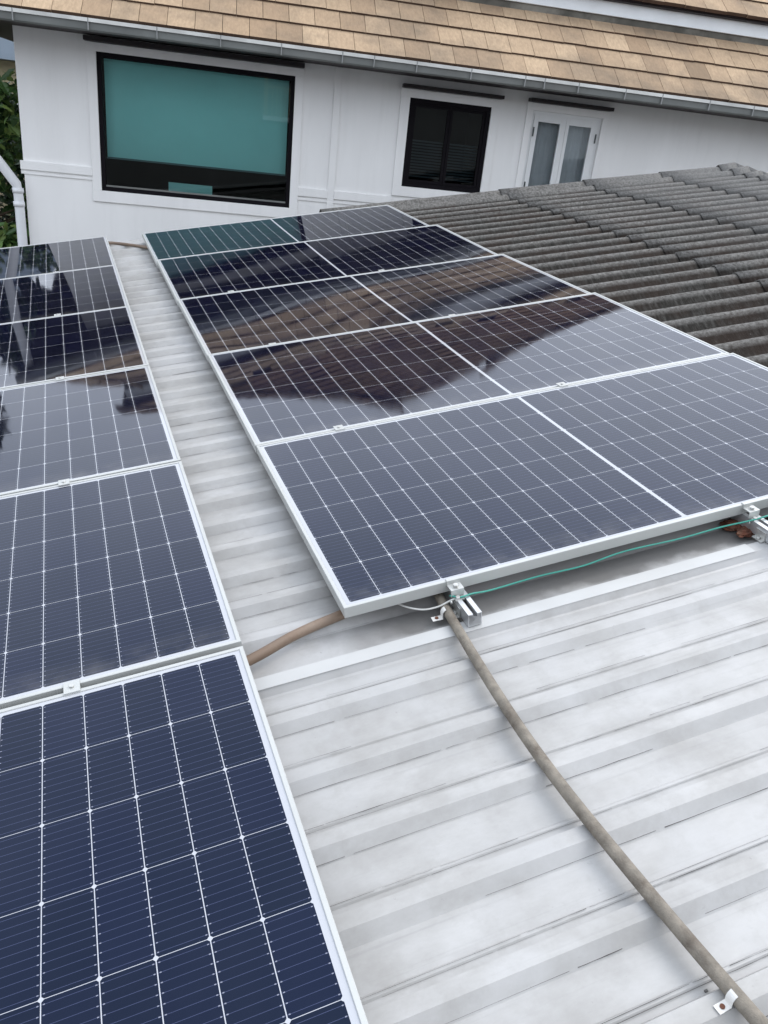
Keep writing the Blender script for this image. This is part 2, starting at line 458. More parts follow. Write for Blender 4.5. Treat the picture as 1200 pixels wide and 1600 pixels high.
for _ in range(5):   # specks of grit
    u = rnd.uniform(-.4, 1.4); v = rnd.uniform(-1.6, -.2); r = rnd.uniform(.0008, .0028)
    add_box(bm, (u - r * 1.6, v - r, PAN), (u + r * 1.6, v + r, PAN + 0.0046))
mk('seam_lines', bm, M['seam_lines'], rf)
# annex under the roof
bm = bmn()
add_box(bm, (-3.1, -7.3, GROUND - 1.2), (1.55, 5.95, -0.115))
mk('wall', bm, M['annex'], rf)

# ------------------------------------------------------------------ corrugated fibre-cement roof
ca = R(-2.5)
TC = at(1.42, 0, -0.075) @ Matrix.Rotation(ca, 4, 'Z')
cr = thing('corrugated_roof', TC, 'dark weathered fibre cement corrugated roof right of the solar panels', 'roof')
CP, AMP = 0.2106, 0.028
V_CREST = 6.03
def wave(t, amp=AMP):
    c = math.cos(2 * math.pi * (t - V_CREST) / CP)
    return amp * (c + 0.12 * (c * c - 1))
t0, t1 = -0.075, 6.09
courses = [(0.0, 1.95), (1.86, 2.90), (2.81, 3.78), (3.69, 4.66)]
rnd = random.Random(21)
def corr_sheet(bm, u0, u1, ta, tb, z0, z1, thick=0.008, slope=0.0, amp=AMP):
    nt_ = max(6, int((tb - ta) / CP * 12)); nu = max(2, int((u1 - u0) / 0.25))
    top, bot = [], []
    for i in range(nu + 1):
        s = i / nu; u = u0 + (u1 - u0) * s; z = z0 + (z1 - z0) * s + slope * (u - u0)
        a, b = [], []
        for j in range(nt_ + 1):
            t = ta + (tb - ta) * j / nt_
            zz = z + 0.036 * min(1, max(0, (t - 5.62) / 0.35)) + wave(t, amp) + 0.003 * noise.noise(Vector((u * 2, t * 2, 5)))
            uu = u + (0.006 * noise.noise(Vector((t * 9, u0, 2))) if i in (0, nu) else 0)
            a.append(bm.verts.new((uu, t, zz))); b.append(bm.verts.new((uu, t, zz - thick)))
        top.append(a); bot.append(b)
    for i in range(nu):
        for j in range(nt_):
            f = bm.faces.new((top[i][j], top[i + 1][j], top[i + 1][j + 1], top[i][j + 1])); f.smooth = True
            f = bm.faces.new((bot[i][j], bot[i][j + 1], bot[i + 1][j + 1], bot[i + 1][j])); f.smooth = True
    for j in range(nt_):
        bm.faces.new((top[0][j], top[0][j + 1], bot[0][j + 1], bot[0][j]))
        bm.faces.new((top[nu][j], bot[nu][j], bot[nu][j + 1], top[nu][j + 1]))
    for i in range(nu):
        bm.faces.new((top[i][0], bot[i][0], bot[i + 1][0], top[i + 1][0]))
        bm.faces.new((top[i][nt_], top[i + 1][nt_], bot[i + 1][nt_], bot[i][nt_]))
for ci, (u0, u1) in enumerate(courses):
    bm = bmn()
    t = t0
    k = 0
    while t < t1 - 0.05:
        e = min(t + CP * 5, t1)
        ju = rnd.uniform(-.022, .022) if ci else 0
        jz = rnd.uniform(-.0015, .0025)
        corr_sheet(bm, u0 + ju, u1, t - 0.012, e, (0.013 if ci else 0.0) + jz + 0.0008 * (k % 2), 0.0 + jz + 0.0008 * (k % 2))
        t = e; k += 1
    mk('roof_sheets', bm, M['cement'], cr)
bm = bmn()   # ridge pieces
t = t0; k = 0
while t < t1 - .05:
    e = min(t + CP * 5, t1); j = rnd.uniform(-.02, .02)
    corr_sheet(bm, 4.42 + j, 4.62 + j, t, e, 0.020 + .001 * (k % 2), 0.030 + .001 * (k % 2), 0.01)
    corr_sheet(bm, 4.62 + j, 4.90 + j, t, e, 0.030 + .001 * (k % 2), -0.075, 0.01)
    t = e; k += 1
mk('ridge_cap', bm, M['cement'], cr)
bm = bmn()
corr_sheet(bm, 4.66, 9.0, t0, t1, -0.01, -1.6)
mk('roof_sheets', bm, M['cement'], cr)
bm = bmn()
for u in (0.25, 1.9, 2.85, 3.72, 4.5):
    add_box(bm, (u, t0 + .05, -0.10), (u + .05, t1 - .03, -0.034))
mk('purlin', bm, M['rusty'], cr)
bm = bmn()
add_box(bm, (0.25, 0.15, GROUND - 1.6), (8.5, 5.9, -0.13))
for f in bm.faces:
    pass
for v_ in bm.verts:
    if v_.co.x > 8 and v_.co.z > -1: v_.co.z = -1.75
bmesh.ops.bisect_plane(bm, geom=bm.verts[:] + bm.edges[:] + bm.faces[:], plane_co=(4.6, 0, 0), plane_no=(1, 0, 0))
for v_ in bm.verts:
    if abs(v_.co.x - 4.6) < 1e-3 and v_.co.z > -1.5: v_.co.z = -0.13
mk('wall', bm, M['annex'], cr)

# ------------------------------------------------------------------ solar panels
def frame_mesh():
    bm = bmn()
    # L-shaped ring: outer side wall, top lip and a fine groove
    lip, h = 0.011, 0.035
    def ring(x0, y0, x1, y1, z): return [bm.verts.new(c) for c in ((x0, y0, z), (x1, y0, z), (x1, y1, z), (x0, y1, z))]
    def rr(d, z): return ring(d, d, PL - d, PW - d, z)
    rs = [rr(0, -h), rr(0, -0.0012), rr(0.0012, 0), rr(lip - .001, 0), rr(lip, -0.001), rr(lip, -0.006), rr(0.004, -0.006), rr(0.004, -h + .003), rr(0.028, -h + .003), rr(0.028, -h)]
    for a, b in zip(rs, rs[1:] + rs[:1]):
        for k in range(4): bm.faces.new((a[k], a[(k + 1) % 4], b[(k + 1) % 4], b[k]))
    finish(bm); me = bpy.data.meshes.new('frame'); bm.to_mesh(me); bm.free(); me.materials.append(M['alu']); return me
FRAME = frame_mesh()
M['back'] = plain('white_backsheet', (0.6, 0.6, 0.6), 0.7)
def panel(u, v, w, label, group, tiltx=0.0, tilty=0.0, rot=0.0, bow=(0, 0, 0, 0)):
    T = at(u, v, w) @ Matrix.Rotation(rot, 4, 'Z') @ Matrix.Translation((PL / 2, PW / 2, 0)) @ Euler((tiltx, tilty, 0)).to_matrix().to_4x4() @ Matrix.Translation((-PL / 2, -PW / 2, 0))
    t = thing('solar_panel', T, label, 'solar panel', group)
    f = bpy.data.objects.new('frame', FRAME); COL.objects.link(f); f.parent = t
    bm = bmn(); nx, ny = 48, 28; g = []
    e = 0.008
    for i in range(nx + 1):
        for_row = []
        for j in range(ny + 1):
            s = i / nx; q = j / ny
            X, Y = 2 * s - 1, 2 * q - 1
            z = -0.0028
            z += -bow[0] * (1 - X * X) * (1 - Y * Y)
            z += bow[1] * math.sin(math.pi * X) * (1 - Y * Y)
            z += bow[2] * (1 - X * X) * Y * (1 - Y * Y) * 2.6
            z += bow[3] * math.sin(2.1 * X + 0.7) * (1 - Y * Y) * (1 - X * X)
            for_row.append(bm.verts.new((e + (PL - 2 * e) * s, e + (PW - 2 * e) * q, z)))
        g.append(for_row)
    for i in range(nx):
        for j in range(ny):
            fc = bm.faces.new((g[i][j], g[i + 1][j], g[i + 1][j + 1], g[i][j + 1])); fc.smooth = True
    mk('cell_sheet', bm, M['cells'], t, recalc=False)
    bm = bmn(); add_box(bm, (0.012, 0.012, -0.0125), (PL - .012, PW - .012, -0.0115)); mk('backsheet', bm, M['back'], t)
    bm = bmn()
    for fx in (0.5,): add_box(bm, (PL * fx - .05, PW / 2 - .03, -0.031), (PL * fx + .05, PW / 2 + .03, -0.013))
    mk('junction_box', bm, M['black'], t)
    return t
ordn = ['nearest', 'second', 'middle', 'fourth', 'farthest']
GR = 'solar panels of the wide right-hand row'
GL = 'solar panels of the left-hand row'
right = [
    (0.0, 0.0, 'front solar panel of the right row, above the green cable', (0.003, 0.001, 0.0, 0.0)),
    (1.1554, 0.0, 'second solar panel of the right row, mirroring brown roof and pale sky', (0.0030, 0.0008, 0.0010, 0.0)),
    (2.3118, 0.0, 'middle solar panel of the right row, mirroring the tan roof tiles', (0.0030, 0.001, 0.0006, 0.0005)),
    (3.4789, 0.0, 'dark second rearmost solar panel of the right row, mirroring the eaves', (0.0026, 0.0, 0.0, 0.0)),
    (4.645, 0.0, 'rearmost solar panel of the right row, mirroring the big green window', (0.002, 0.0, 0.0, 0.0)),
]
tilts = [0, R(0.85), R(0.5), R(1.5), R(1.4)]
drops = [0, 0, 0, 0, -0.008]
for (v, w, lab, bow), tl, dr in zip(right, tilts, drops): panel(0, v, w + dr, lab, GR, tl, 0, 0, bow)
left = [
    (-1.207, 'deep blue solar panel of the left row, cut off at the bottom left', (0.003, 0.0, 0.0, 0.0)),
    (-0.053, 'second solar panel of the left row, bluish grey, beside the brown conduit', (0.003, 0.0008, 0.0, 0.0)),
    (1.091, 'third solar panel of the left row, pale with mirrored sky', (0.003, 0.0, 0.0, 0.0)),
    (2.245, 'fourth solar panel of the left row, black with a brown smear near its corner', (0.003, 0.0, 0.0, 0.0)),
    (3.410, 'second rearmost solar panel of the left row, black glass, pale stripe', (0.003, 0.0, 0.0, 0.0)),
    (4.580, 'rearmost solar panel of the left row, against the foot of the white wall', (0.003, 0.0015, 0.0, 0.0)),
]
for (v, lab, bow), tl in zip(left, [0, 0, 0, R(0.3), R(0.9), R(0.6)]): panel(-0.294 - PL, v, 0.0227, lab, GL, tl, 0, 0.0, bow)

# ------------------------------------------------------------------ rails
def rail(u, v0, v1, w, label):
    t = thing('mounting_rail', at(u, v0, w), label, 'rail', 'aluminium mounting rails')
    bm = bmn(); L_ = v1 - v0
    h, a, th, sl = 0.041, 0.0205, 0.003, 0.0065
    prof = [(-a, -h), (a, -h), (a, 0), (sl, 0), (sl, -0.010), (sl + th, -0.010), (sl + th, -th), (a - th, -th), (a - th, -h + th), (-a + th, -h + th),
            (-a + th, -th), (-sl - th, -th), (-sl - th, -0.010), (-sl, -0.010), (-sl, 0), (-a, 0)]
    A_ = [bm.verts.new((x, 0, z)) for x, z in prof]; B_ = [bm.verts.new((x, L_, z)) for x, z in prof]
    k = len(prof)
    for i in range(k): bm.faces.new((A_[i], A_[(i + 1) % k], B_[(i + 1) % k], B_[i]))
    bm.faces.new(A_); bm.faces.new(B_)
    bmesh.ops.triangulate(bm, faces=[f for f in bm.faces if len(f.verts) > 4])
    mk('channel', bm, M['alu_raw'], t)
    for i in range(6):
        bm = bmn(); y = 0.05 + i * (L_ - .2) / 5
        add_box(bm, (-0.036, y, -0.0435), (-0.021, y + .04, -0.0405)); add_box(bm, (-0.0245, y, -0.0405), (-0.0212, y + .04, -0.012))
        add_cyl(bm, (-0.030, y + .02, -0.0405), (0, 0, 1), 0.0055, 0.006, 6)
        mk('foot_bracket', bm, M['steel'], t)
    return t
rail(0.338, -0.125, 5.72, -0.0355, 'aluminium channel rail sticking out from under the front panel edge')
rail(1.372, -0.16, 5.72, -0.0355, 'aluminium rail under the right end of the front panel at the picture edge')
rail(-0.712, -1.30, 5.66, -0.0130, 'aluminium rail under the left row, seen through its panel gaps')
# packers lift the left rail off the roof ribs
# ------------------------------------------------------------------ clamps
def end_clamp(u, v, label):
    t = thing('end_clamp', at(u, v, 0), label, 'clamp', 'end clamps on the front panel')
    bm = bmn(); a = 0.020
    prof = [(0.009, 0.0005), (0.009, 0.0035), (-0.0045, 0.0035), (-0.0045, -0.010), (-0.034, -0.010), (-0.034, -0.034), (-0.031, -0.034), (-0.031, -0.013), (-0.0008, -0.013), (-0.0008, 0.0005)]
    A_ = [bm.verts.new((-a, y, z)) for y, z in prof]; B_ = [bm.verts.new((a, y, z)) for y, z in prof]
    k = len(prof)
    for i in range(k): bm.faces.new((A_[i], A_[(i + 1) % k], B_[(i + 1) % k], B_[i]))
    bm.faces.new(A_); bm.faces.new(B_)
    bmesh.ops.triangulate(bm, faces=[f for f in bm.faces if len(f.verts) > 4])
    mk('bracket', bm, M['alu'], t, bevel=0.0008)
    bm = bmn()
    add_cyl(bm, (0, -0.020, -0.010), (0, 0, 1), 0.011, 0.0015, 20)
    add_cyl(bm, (0, -0.020, -0.0085), (0, 0, 1), 0.0075, 0.007, 6)
    add_cyl(bm, (0, -0.020, -0.034), (0, 0, 1), 0.004, 0.03, 12)
    mk('bolt', bm, M['steel'], t)
    bm = bmn()
    add_box(bm, (-0.014, -0.052, -0.038), (0.014, -0.036, -0.033)); add_cyl(bm, (-0.004, -0.044, -0.033), (0, 0, 1), 0.0065, 0.006, 6)
    add_cyl(bm, (-0.026, -0.040, -0.045), (1, 0, 0), 0.006, 0.006, 6)
    mk('earth_lug', bm, M['steel'], t)
    return t
end_clamp(0.327, 0, 'bolted end clamp on the front panel edge over the protruding rail')
end_clamp(1.366, 0, 'end clamp at the right of the front panel edge near the picture border')
def mid_clamp_proto():
    t = thing('mid_clamp', at(0, 0, 0), '-', 'clamp')
    bm = bmn()
    add_box(bm, (-0.019, -0.021, 0.0006), (0.019, 0.021, 0.0036)); add_box(bm, (-0.019, -0.006, -0.03), (0.019, 0.006, 0.0006))
    mk('plate', bm, M['alu'], t)
    bm = bmn(); add_cyl(bm, (0, 0, 0.0036), (0, 0, 1), 0.006, 0.005, 6); mk('bolt', bm, M['steel'], t)
    return t
def dup(root, T, label, group):
    r = root.copy(); COL.objects.link(r); r.matrix_basis = T; r['label'] = label; r['group'] = group
    for ch in root.children:
        c = ch.copy(); COL.objects.link(c); c.parent = r
    return r
proto = mid_clamp_proto()
first = True
rv = [1.1447, 2.3006, 3.4624, 4.629]
rn = ['front and second', 'second and middle', 'middle and fourth', 'fourth and rearmost']
for i, v in enumerate(rv):
    for u, side in ((0.343, 'left'), (1.37, 'right')):
        lab = f'{side} clamp in the seam between {rn[i]} panels, right row'
        T = at(u, v, 0)
        if first:
            proto.matrix_basis = T; proto['label'] = lab; proto['group'] = 'mid clamps in the seams of the right row'; first = False
        else: dup(proto, T, lab, 'mid clamps in the seams of the right row')
lv = [-0.063, 1.086, 2.235, 3.3945, 4.562]
ln = ['front and second', 'second and third', 'third and fourth', 'fourth and fifth', 'fifth and rearmost']
for i, v in enumerate(lv):
    dup(proto, at(-0.712, v, 0.0227), f'small clamp in the seam between {ln[i]} panels, left row', 'mid clamps in the seams of the left row')

# ------------------------------------------------------------------ conduits, cables, clips, debris
CZ = CREST + 0.0142
bm = bmn()
add_tube(bm, [(0.335, 0.9, CZ - .004), (0.312, 0.25, CZ), (0.288, -0.05, CZ), (0.267, -0.374, CZ), (0.262, -0.63, CZ), (0.275, -0.883, CZ), (0.308, -1.233, CZ), (0.36, -1.6, CZ), (0.42, -2.1, CZ)], 0.0138, 18)
tag(mk('conduit', bm, M['conduit'], T=at(0, 0)), 'long dirty beige conduit crossing the bare ribs to the bottom right corner', 'conduit', 'conduits on the metal roof')
bm = bmn()
add_tube(bm, [(-0.75, -0.10, CZ), (-0.46, -0.075, CZ), (-0.275, -0.029, CZ), (-0.141, 0.023, CZ), (0.005, 0.058, CZ), (0.2, 0.09, CZ), (0.5, 0.1, CZ)], 0.0145, 18)
tag(mk('conduit', bm, M['conduit_brown'], T=at(0, 0)), 'short brown bent conduit crossing between the two rows at their front', 'conduit', 'conduits on the metal roof')
bm = bmn()
add_tube(bm, [(-0.46, 6.02, CZ), (-0.27, 5.90, CZ), (-0.02, 5.56, CZ), (0.3, 5.05, CZ)], 0.013, 14, sub=6)
tag(mk('conduit', bm, M['conduit_brown'], T=at(0, 0)), 'thin brownish conduit crossing the far end of the gap near the white wall', 'conduit', 'conduits on the metal roof')
bm = bmn()
add_tube(bm, [(0.305, -0.028, -.030), (0.33, -0.046, -.030), (0.372, -0.040, -.034), (0.44, -0.024, -.052), (0.6, -0.012, -0.058), (0.75, -0.016, -0.060), (0.9, -0.010, -0.052), (1.1, -0.016, -.055), (1.25, -0.022, -0.048), (1.34, -0.045, -.034), (1.42, -0.050, -.028), (1.6, -0.03, -.03)], 0.0027, 10)
tag(mk('cable', bm, M['green_wire'], T=at(0, 0)), 'thin green earth cable slung below the front panel edge between the clamps', 'cable')
bm = bmn()
add_tube(bm, [(0.12, 0.12, -.045), (0.17, 0.03, -0.058), (0.22, -0.012, -.064), (0.265, -0.028, -.058), (0.30, -0.034, -.044), (0.318, -0.040, -.034)], 0.0027, 10)
tag(mk('cable', bm, M['white_wire'], T=at(0, 0)), 'short white cable curling out from under the front panel to the left clamp', 'cable')
def clip(T, label):
    t = thing('pipe_clip', T, label, 'pipe clip', 'white clips of the beige conduit')
    bm = bmn(); segs = 4; r0, r1 = 0.0158, 0.0173
    for i in range(segs):
        a, b = math.pi * (.62 + .38 * i / segs), math.pi * (.62 + .38 * (i + 1) / segs)
        q = []
        for (rad, ang) in ((r0, a), (r1, a), (r1, b), (r0, b)): q.append((rad * math.cos(ang), rad * math.sin(ang)))
        A_ = [bm.verts.new((x, -.009, z)) for x, z in q]; B_ = [bm.verts.new((x, .009, z)) for x, z in q]
        for k in range(4): bm.faces.new((A_[k], A_[(k + 1) % 4], B_[(k + 1) % 4], B_[k]))
    add_box(bm, (-0.046, -.0095, -0.0150), (-0.0158, .0095, -0.0130)); add_box(bm, (-0.0173, -.009, -0.0150), (-0.0158, .009, 0.001))
    mk('strap', bm, M['clip'], t)
    bm = bmn(); add_cyl(bm, (-0.032, 0, -0.0130), (0, 0, 1), 0.0052, 0.003, 12); mk('screw', bm, M['rusty'], t)
    return t
clip(at(0.303, -1.195, CZ) @ Matrix.Rotation(R(5), 4, 'Z') @ Matrix.Scale(.85, 4), 'white pipe clip with rusty screw near the bottom right corner')
clip(at(0.286, -0.052, CZ) @ Matrix.Rotation(R(-3), 4, 'Z'), 'white pipe clip on the beige conduit beside the rail end')
# rusty flashing scrap under the right rail
bm = bmn(); rnd = random.Random(5)
for c, s in (((1.345, -0.035, -0.082), (0.035, 0.022, 0.012)), ((1.40, -0.075, -0.082), (0.045, 0.028, 0.016)), ((1.335, 0.02, -0.085), (0.03, 0.03, 0.014)), ((1.46, -0.06, -0.08), (0.04, 0.03, 0.018))):
    r = bmesh.ops.create_icosphere(bm, subdivisions=3, radius=1.0)
    for v_ in r['verts']:
        k = 1 + 0.45 * noise.noise(v_.co * 2.2 + Vector(c) * 30) + .15 * noise.noise(v_.co * 6)
        v_.co = Vector((c[0] + v_.co.x * s[0] * k, c[1] + v_.co.y * s[1] * k, c[2] + v_.co.z * s[2] * k))
tag(mk('rust_scale', bm, M['rusty'], T=at(0, 0)), 'crumbling rust brown scale on the roof under the right rail', 'rust scale')

# ------------------------------------------------------------------ white house
house = thing('house', TH, 'white house with tan tiled hip roof, grey gutter and three windows', 'house')
WX0, WX1 = -2.27, 7.4
holes = [(-1.46, 0.634, -0.85, 0.518), (1.94, 2.91, -0.49, 0.45), (3.41, 4.29, -0.72, 0.475)]
WT = 0.16
def wall_holes(bm, x0, x1, z0, z1, holes):
    xs = sorted({x0, x1, *[h[0] for h in holes], *[h[1] for h in holes]})
    zs = sorted({z0, z1, *[h[2] for h in holes], *[h[3] for h in holes]})
    def inside(x, z): return any(h[0] < x < h[1] and h[2] < z < h[3] for h in holes)
    for y in (0, WT):
        for a, b in zip(xs, xs[1:]):
            for c, d in zip(zs, zs[1:]):
                if inside((a + b) / 2, (c + d) / 2): continue
                bm.faces.new([bm.verts.new(p) for p in ((a, y, c), (b, y, c), (b, y, d), (a, y, d))])
    for h in holes:
        for q in (((h[0], 0, h[2]), (h[0], 0, h[3]), (h[0], WT, h[3]), (h[0], WT, h[2])), ((h[1], 0, h[2]), (h[1], 0, h[3]), (h[1], WT, h[3]), (h[1], WT, h[2])),
                  ((h[0], 0, h[2]), (h[1], 0, h[2]), (h[1], WT, h[2]), (h[0], WT, h[2])), ((h[0], 0, h[3]), (h[1], 0, h[3]), (h[1], WT, h[3]), (h[0], WT, h[3]))):
            bm.faces.new([bm.verts.new(p) for p in q])
    for q in (((x0, 0, z0), (x0, 0, z1), (x0, WT, z1), (x0, WT, z0)), ((x1, 0, z0), (x1, 0, z1), (x1, WT, z1), (x1, WT, z0))):
        bm.faces.new([bm.verts.new(p) for p in q])
ZG = GROUND - CAM.z
bm = bmn()
wall_holes(bm, WX0, WX1, ZG, 0.66, holes)
bmesh.ops.remove_doubles(bm, verts=bm.verts, dist=1e-5)
add_box(bm, (WX0, WT, ZG), (WX0 + .16, 8.6, 0.66)); add_box(bm, (WX1 - .16, WT, ZG), (WX1, 8.6, 0.66)); add_box(bm, (WX0 + .16, 8.44, ZG), (WX1 - .16, 8.6, 0.66))
mk('wall', bm, M['render'], house)
# raised trims
def trim(boxes, name='wall_trim'):
    bm = bmn()
    for lo, hi in boxes: add_box(bm, lo, hi)
    return mk(name, bm, M['render'], house, bevel=0.003)
P1 = -0.022
trim([((-1.555, P1, 0.518), (0.728, 0.0, 0.598)), ((-1.555, P1, -0.968), (0.728, 0, -0.85)), ((-1.555, P1, -0.85), (-1.46, 0, 0.518)), ((0.634, P1, -0.85), (0.728, 0, 0.518))], 'window_surround')
trim([((1.832, P1, 0.45), (3.005, 0.0, 0.538)), ((1.832, P1, -0.60), (3.005, 0, -0.49)), ((1.832, P1, -0.49), (1.94, 0, 0.45)), ((2.91, P1, -0.49), (3.005, 0, 0.45))], 'window_surround')
trim([((3.335, P1, 0.475), (4.36, 0.0, 0.553)), ((3.335, P1, -0.82), (4.36, 0, -0.72)), ((3.335, P1, -0.72), (3.41, 0, 0.475)), ((4.29, P1, -0.72), (4.36, 0, 0.475))], 'window_surround')
for x0, x1 in ((WX0 - .03, -1.555), (0.728, 1.068), (1.148, 1.832), (3.005, 3.335)):
    trim([((x0, -0.026, -0.705), (x1, 0, -0.617)), ((x0, -0.014, -0.7515), (x1, 0, -0.7245)), ((x0, -0.004, -0.7245), (x1, 0, -0.705))], 'string_course')
trim([((1.068, -0.018, -2.4), (1.148, 0, 0.655))], 'pilaster_strip')
# hoods (dark drip boards) over the windows
for x0, x1, z0, z1 in ((-1.565, 0.722, 0.603, 0.648), (1.835, 3.01, 0.542, 0.578), (3.336, 4.36, 0.558, 0.596)):
    bm = bmn(); add_box(bm, (x0, -0.13, z0), (x1, -0.0005, z1)); mk('window_hood', bm, M['hood'], house, bevel=.003)
def ringbox(bm, x0, x1, z0, z1, w, y0, y1, wt=None, wb=None):
    wt = wt or w; wb = wb or w
    add_box(bm, (x0, y0, z1 - wt), (x1, y1, z1)); add_box(bm, (x0, y0, z0), (x1, y1, z0 + wb))
    add_box(bm, (x0, y0, z0 + wb), (x0 + w, y1, z1 - wt)); add_box(bm, (x1 - w, y0, z0 + wb), (x1, y1, z1 - wt))
def pane(x0, x1, z0, z1, y, mat, parent, name='pane', th=0.006):
    bm = bmn(); v_ = [bm.verts.new(c) for c in ((x0, y, z0), (x1, y, z0), (x1, y, z1), (x0, y, z1))]
    bm.faces.new(v_); return mk(name, bm, mat, parent, recalc=False)
def room(x0, x1, z0, z1, parent, d=1.6):
    bm = bmn(); add_box(bm, (x0 - .3, WT + .005, z0 - .35), (x1 + .3, WT + d, z1 + .12))
    # open the front where the window looks in
    bm.faces.ensure_lookup_table()
    f = min(bm.faces, key=lambda f: f.calc_center_median().y); bm.faces.remove(f)
    mk('interior', bm, M['room'], parent, recalc=False)
# big fixed window with roller blind
bm = bmn(); x0, x1, z0, z1 = holes[0]
ringbox(bm, x0, x1, z0, z1, 0.045, 0.0, 0.07)
w1 = mk('window', bm, M['frame_black'], house, bevel=.002)
w1['label'] = 'big black framed window with teal roller blind three quarters down'
pane(x0 + .045, x1 - .045, z0 + .045, z1 - .045, 0.03, M['glass_green'], w1)
bm = bmn(); nx = 24
vs = []
for i in range(nx + 1):
    x = x0 + .055 + (x1 - x0 - .11) * i / nx
    vs.append([bm.verts.new((x, 0.15 + 0.004 * math.sin(i * 1.1 + zz * 3), zz)) for zz in (z1 - .05, z1 - .4, z1 - .8, -0.50)])
for a, b in zip(vs, vs[1:]):
    for k in range(3): f = bm.faces.new((a[k], b[k], b[k + 1], a[k + 1])); f.smooth = True
mk('roller_blind', bm, M['blind'], w1)
bm = bmn(); add_box(bm, (x0 + .055, .092, -0.515), (x1 - .055, .108, -0.5)); mk('blind_bar', bm, M['slat'], w1)
bm = bmn(); add_box(bm, (x0 + .045, 0.012, z0 + .045), (x1 - .045, .03, z0 + .062)); mk('sill_bead', bm, M['gutter'], w1)
room(x0, x1, z0, z1, w1)
bm = bmn(); add_box(bm, (-0.76, 0.35, -0.95), (-0.26, 0.38, -0.72)); ob = mk('monitor_back', bm, M['blind'], w1); ob.name = 'desk_board'
# dark casement
bm = bmn(); x0, x1, z0, z1 = holes[1]
ringbox(bm, x0, x1, z0, z1, 0.05, 0.0, 0.07)
w2 = mk('window', bm, M['frame_black'], house, bevel=.002); w2['label'] = 'small black two-leaf window with venetian blinds behind dark glass'
xm = (x0 + x1) / 2 + .01
for a, b in ((x0 + .05, xm), (xm, x1 - .05)):
    bm = bmn(); ringbox(bm, a + .002, b - .002, z0 + .052, z1 - .052, 0.032, 0.012, 0.055)
    s = mk('sash', bm, M['frame_black'], w2, bevel=.002)
    pane(a + .034, b - .034, z0 + .084, z1 - .084, 0.03, M['glass_dark'], s)
    bm = bmn(); z = z0 + .11
    while z < z0 + .50:
        add_box(bm, (a + .02, .105, z), (b - .02, .107, z + .020)); z += .032
    mk('venetian_blind', bm, M['slat'], w2)
room(x0, x1, z0, z1, w2)
# white two-leaf window
bm = bmn(); x0, x1, z0, z1 = holes[2]
ringbox(bm, x0, x1, z0, z1, 0.035, 0.01, 0.08)
w3 = mk('window', bm, M['white_frame'], house, bevel=.002); w3['label'] = 'white two-leaf window with grey curtained panes'
for a, b in ((3.445, 3.849), (3.851, 4.255)):
    bm = bmn(); lo, hi = (3.505, 3.778) if a < 3.6 else (3.892, 4.172)
    add_box(bm, (a, 0.0, z0 + .035), (lo, .045, z1 - .035)); add_box(bm, (hi, 0.0, z0 + .035), (b, .045, z1 - .035))
    add_box(bm, (lo, 0.0, 0.362), (hi, .045, z1 - .035)); add_box(bm, (lo, 0.0, z0 + .035), (hi, .045, -0.60))
    s = mk('sash', bm, M['white_frame'], w3, bevel=.002)
    pane(lo, hi, -0.60, 0.362, 0.022, M['glass_clear'], s)
    for hz in (0.25, -0.35):
        hx = a + .004 if a < 3.6 else b - .018
        bm = bmn(); add_box(bm, (hx, -0.012, hz - .05), (hx + .014, -0.0005, hz + .05)); mk('hinge', bm, M['hinge'], s)
bm = bmn(); vs = []
for i in range(61):
    x = 3.40 + 0.9 * i / 60
    vs.append([bm.verts.new((x, 0.12 + .012 * math.sin(i * .9) + .006 * math.sin(i * 2.3), z)) for z in (-0.7, -.2, .1, .42)])
for a, b in zip(vs, vs[1:]):
    for k in range(3): f = bm.faces.new((a[k], b[k], b[k + 1], a[k + 1])); f.smooth = True
mk('curtain', bm, M['curtain'], w3)
room(x0, x1, z0, z1, w3)

# eaves: soffit, fascia, gutter
EX0, EX1, EY = -2.95, 8.0, -0.60
bm = bmn()
add_box(bm, (EX0, EY, 0.662), (EX1, 9.2, 0.682))
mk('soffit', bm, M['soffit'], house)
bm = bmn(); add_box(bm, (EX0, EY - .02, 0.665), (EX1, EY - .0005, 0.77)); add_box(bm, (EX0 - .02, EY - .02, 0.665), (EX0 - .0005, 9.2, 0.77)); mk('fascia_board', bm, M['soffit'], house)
gt = None
bm = bmn()
gp = [(-0.625, 0.745), (-0.625, 0.655), (-0.690, 0.645), (-0.712, 0.66), (-0.722, 0.735), (-0.728, 0.735), (-0.728, 0.745), (-0.715, 0.745), (-0.712, 0.735), (-0.703, 0.668), (-0.688, 0.652), (-0.631, 0.661), (-0.631, 0.745)]
A_ = [bm.verts.new((EX0 - .1, y, z)) for y, z in gp]; B_ = [bm.verts.new((EX1 + .1, y, z)) for y, z in gp]
for i in range(len(gp)): bm.faces.new((A_[i], A_[(i + 1) % len(gp)], B_[(i + 1) % len(gp)], B_[i]))
gt = mk('gutter', bm, M['gutter'], house)
bm = bmn(); add_box(bm, (EX0 - .1, -0.738, 0.722), (EX1 + .1, -0.7285, 0.7545)); add_box(bm, (EX0 - .1, -0.7285, 0.7455), (EX1 + .1, -0.714, 0.752)); mk('rim', bm, M['gutter_rim'], gt)
# joints read off the photograph are about 0.62 m apart
x = EX0 + 0.02; rnd = random.Random(2)
joints = [-2.1, -1.42, -0.78, -0.17, 0.43, 1.05, 1.38, 1.83, 2.42, 3.02, 3.24, 3.63, 4.18, 4.62, 5.2, 5.75, 6.2]
for x in joints:
    bm = bmn(); add_box(bm, (x, -0.7405, 0.652), (x + .010, -0.722, 0.7545)); mk('joint_strap', bm, M['gutter_strap'], gt)
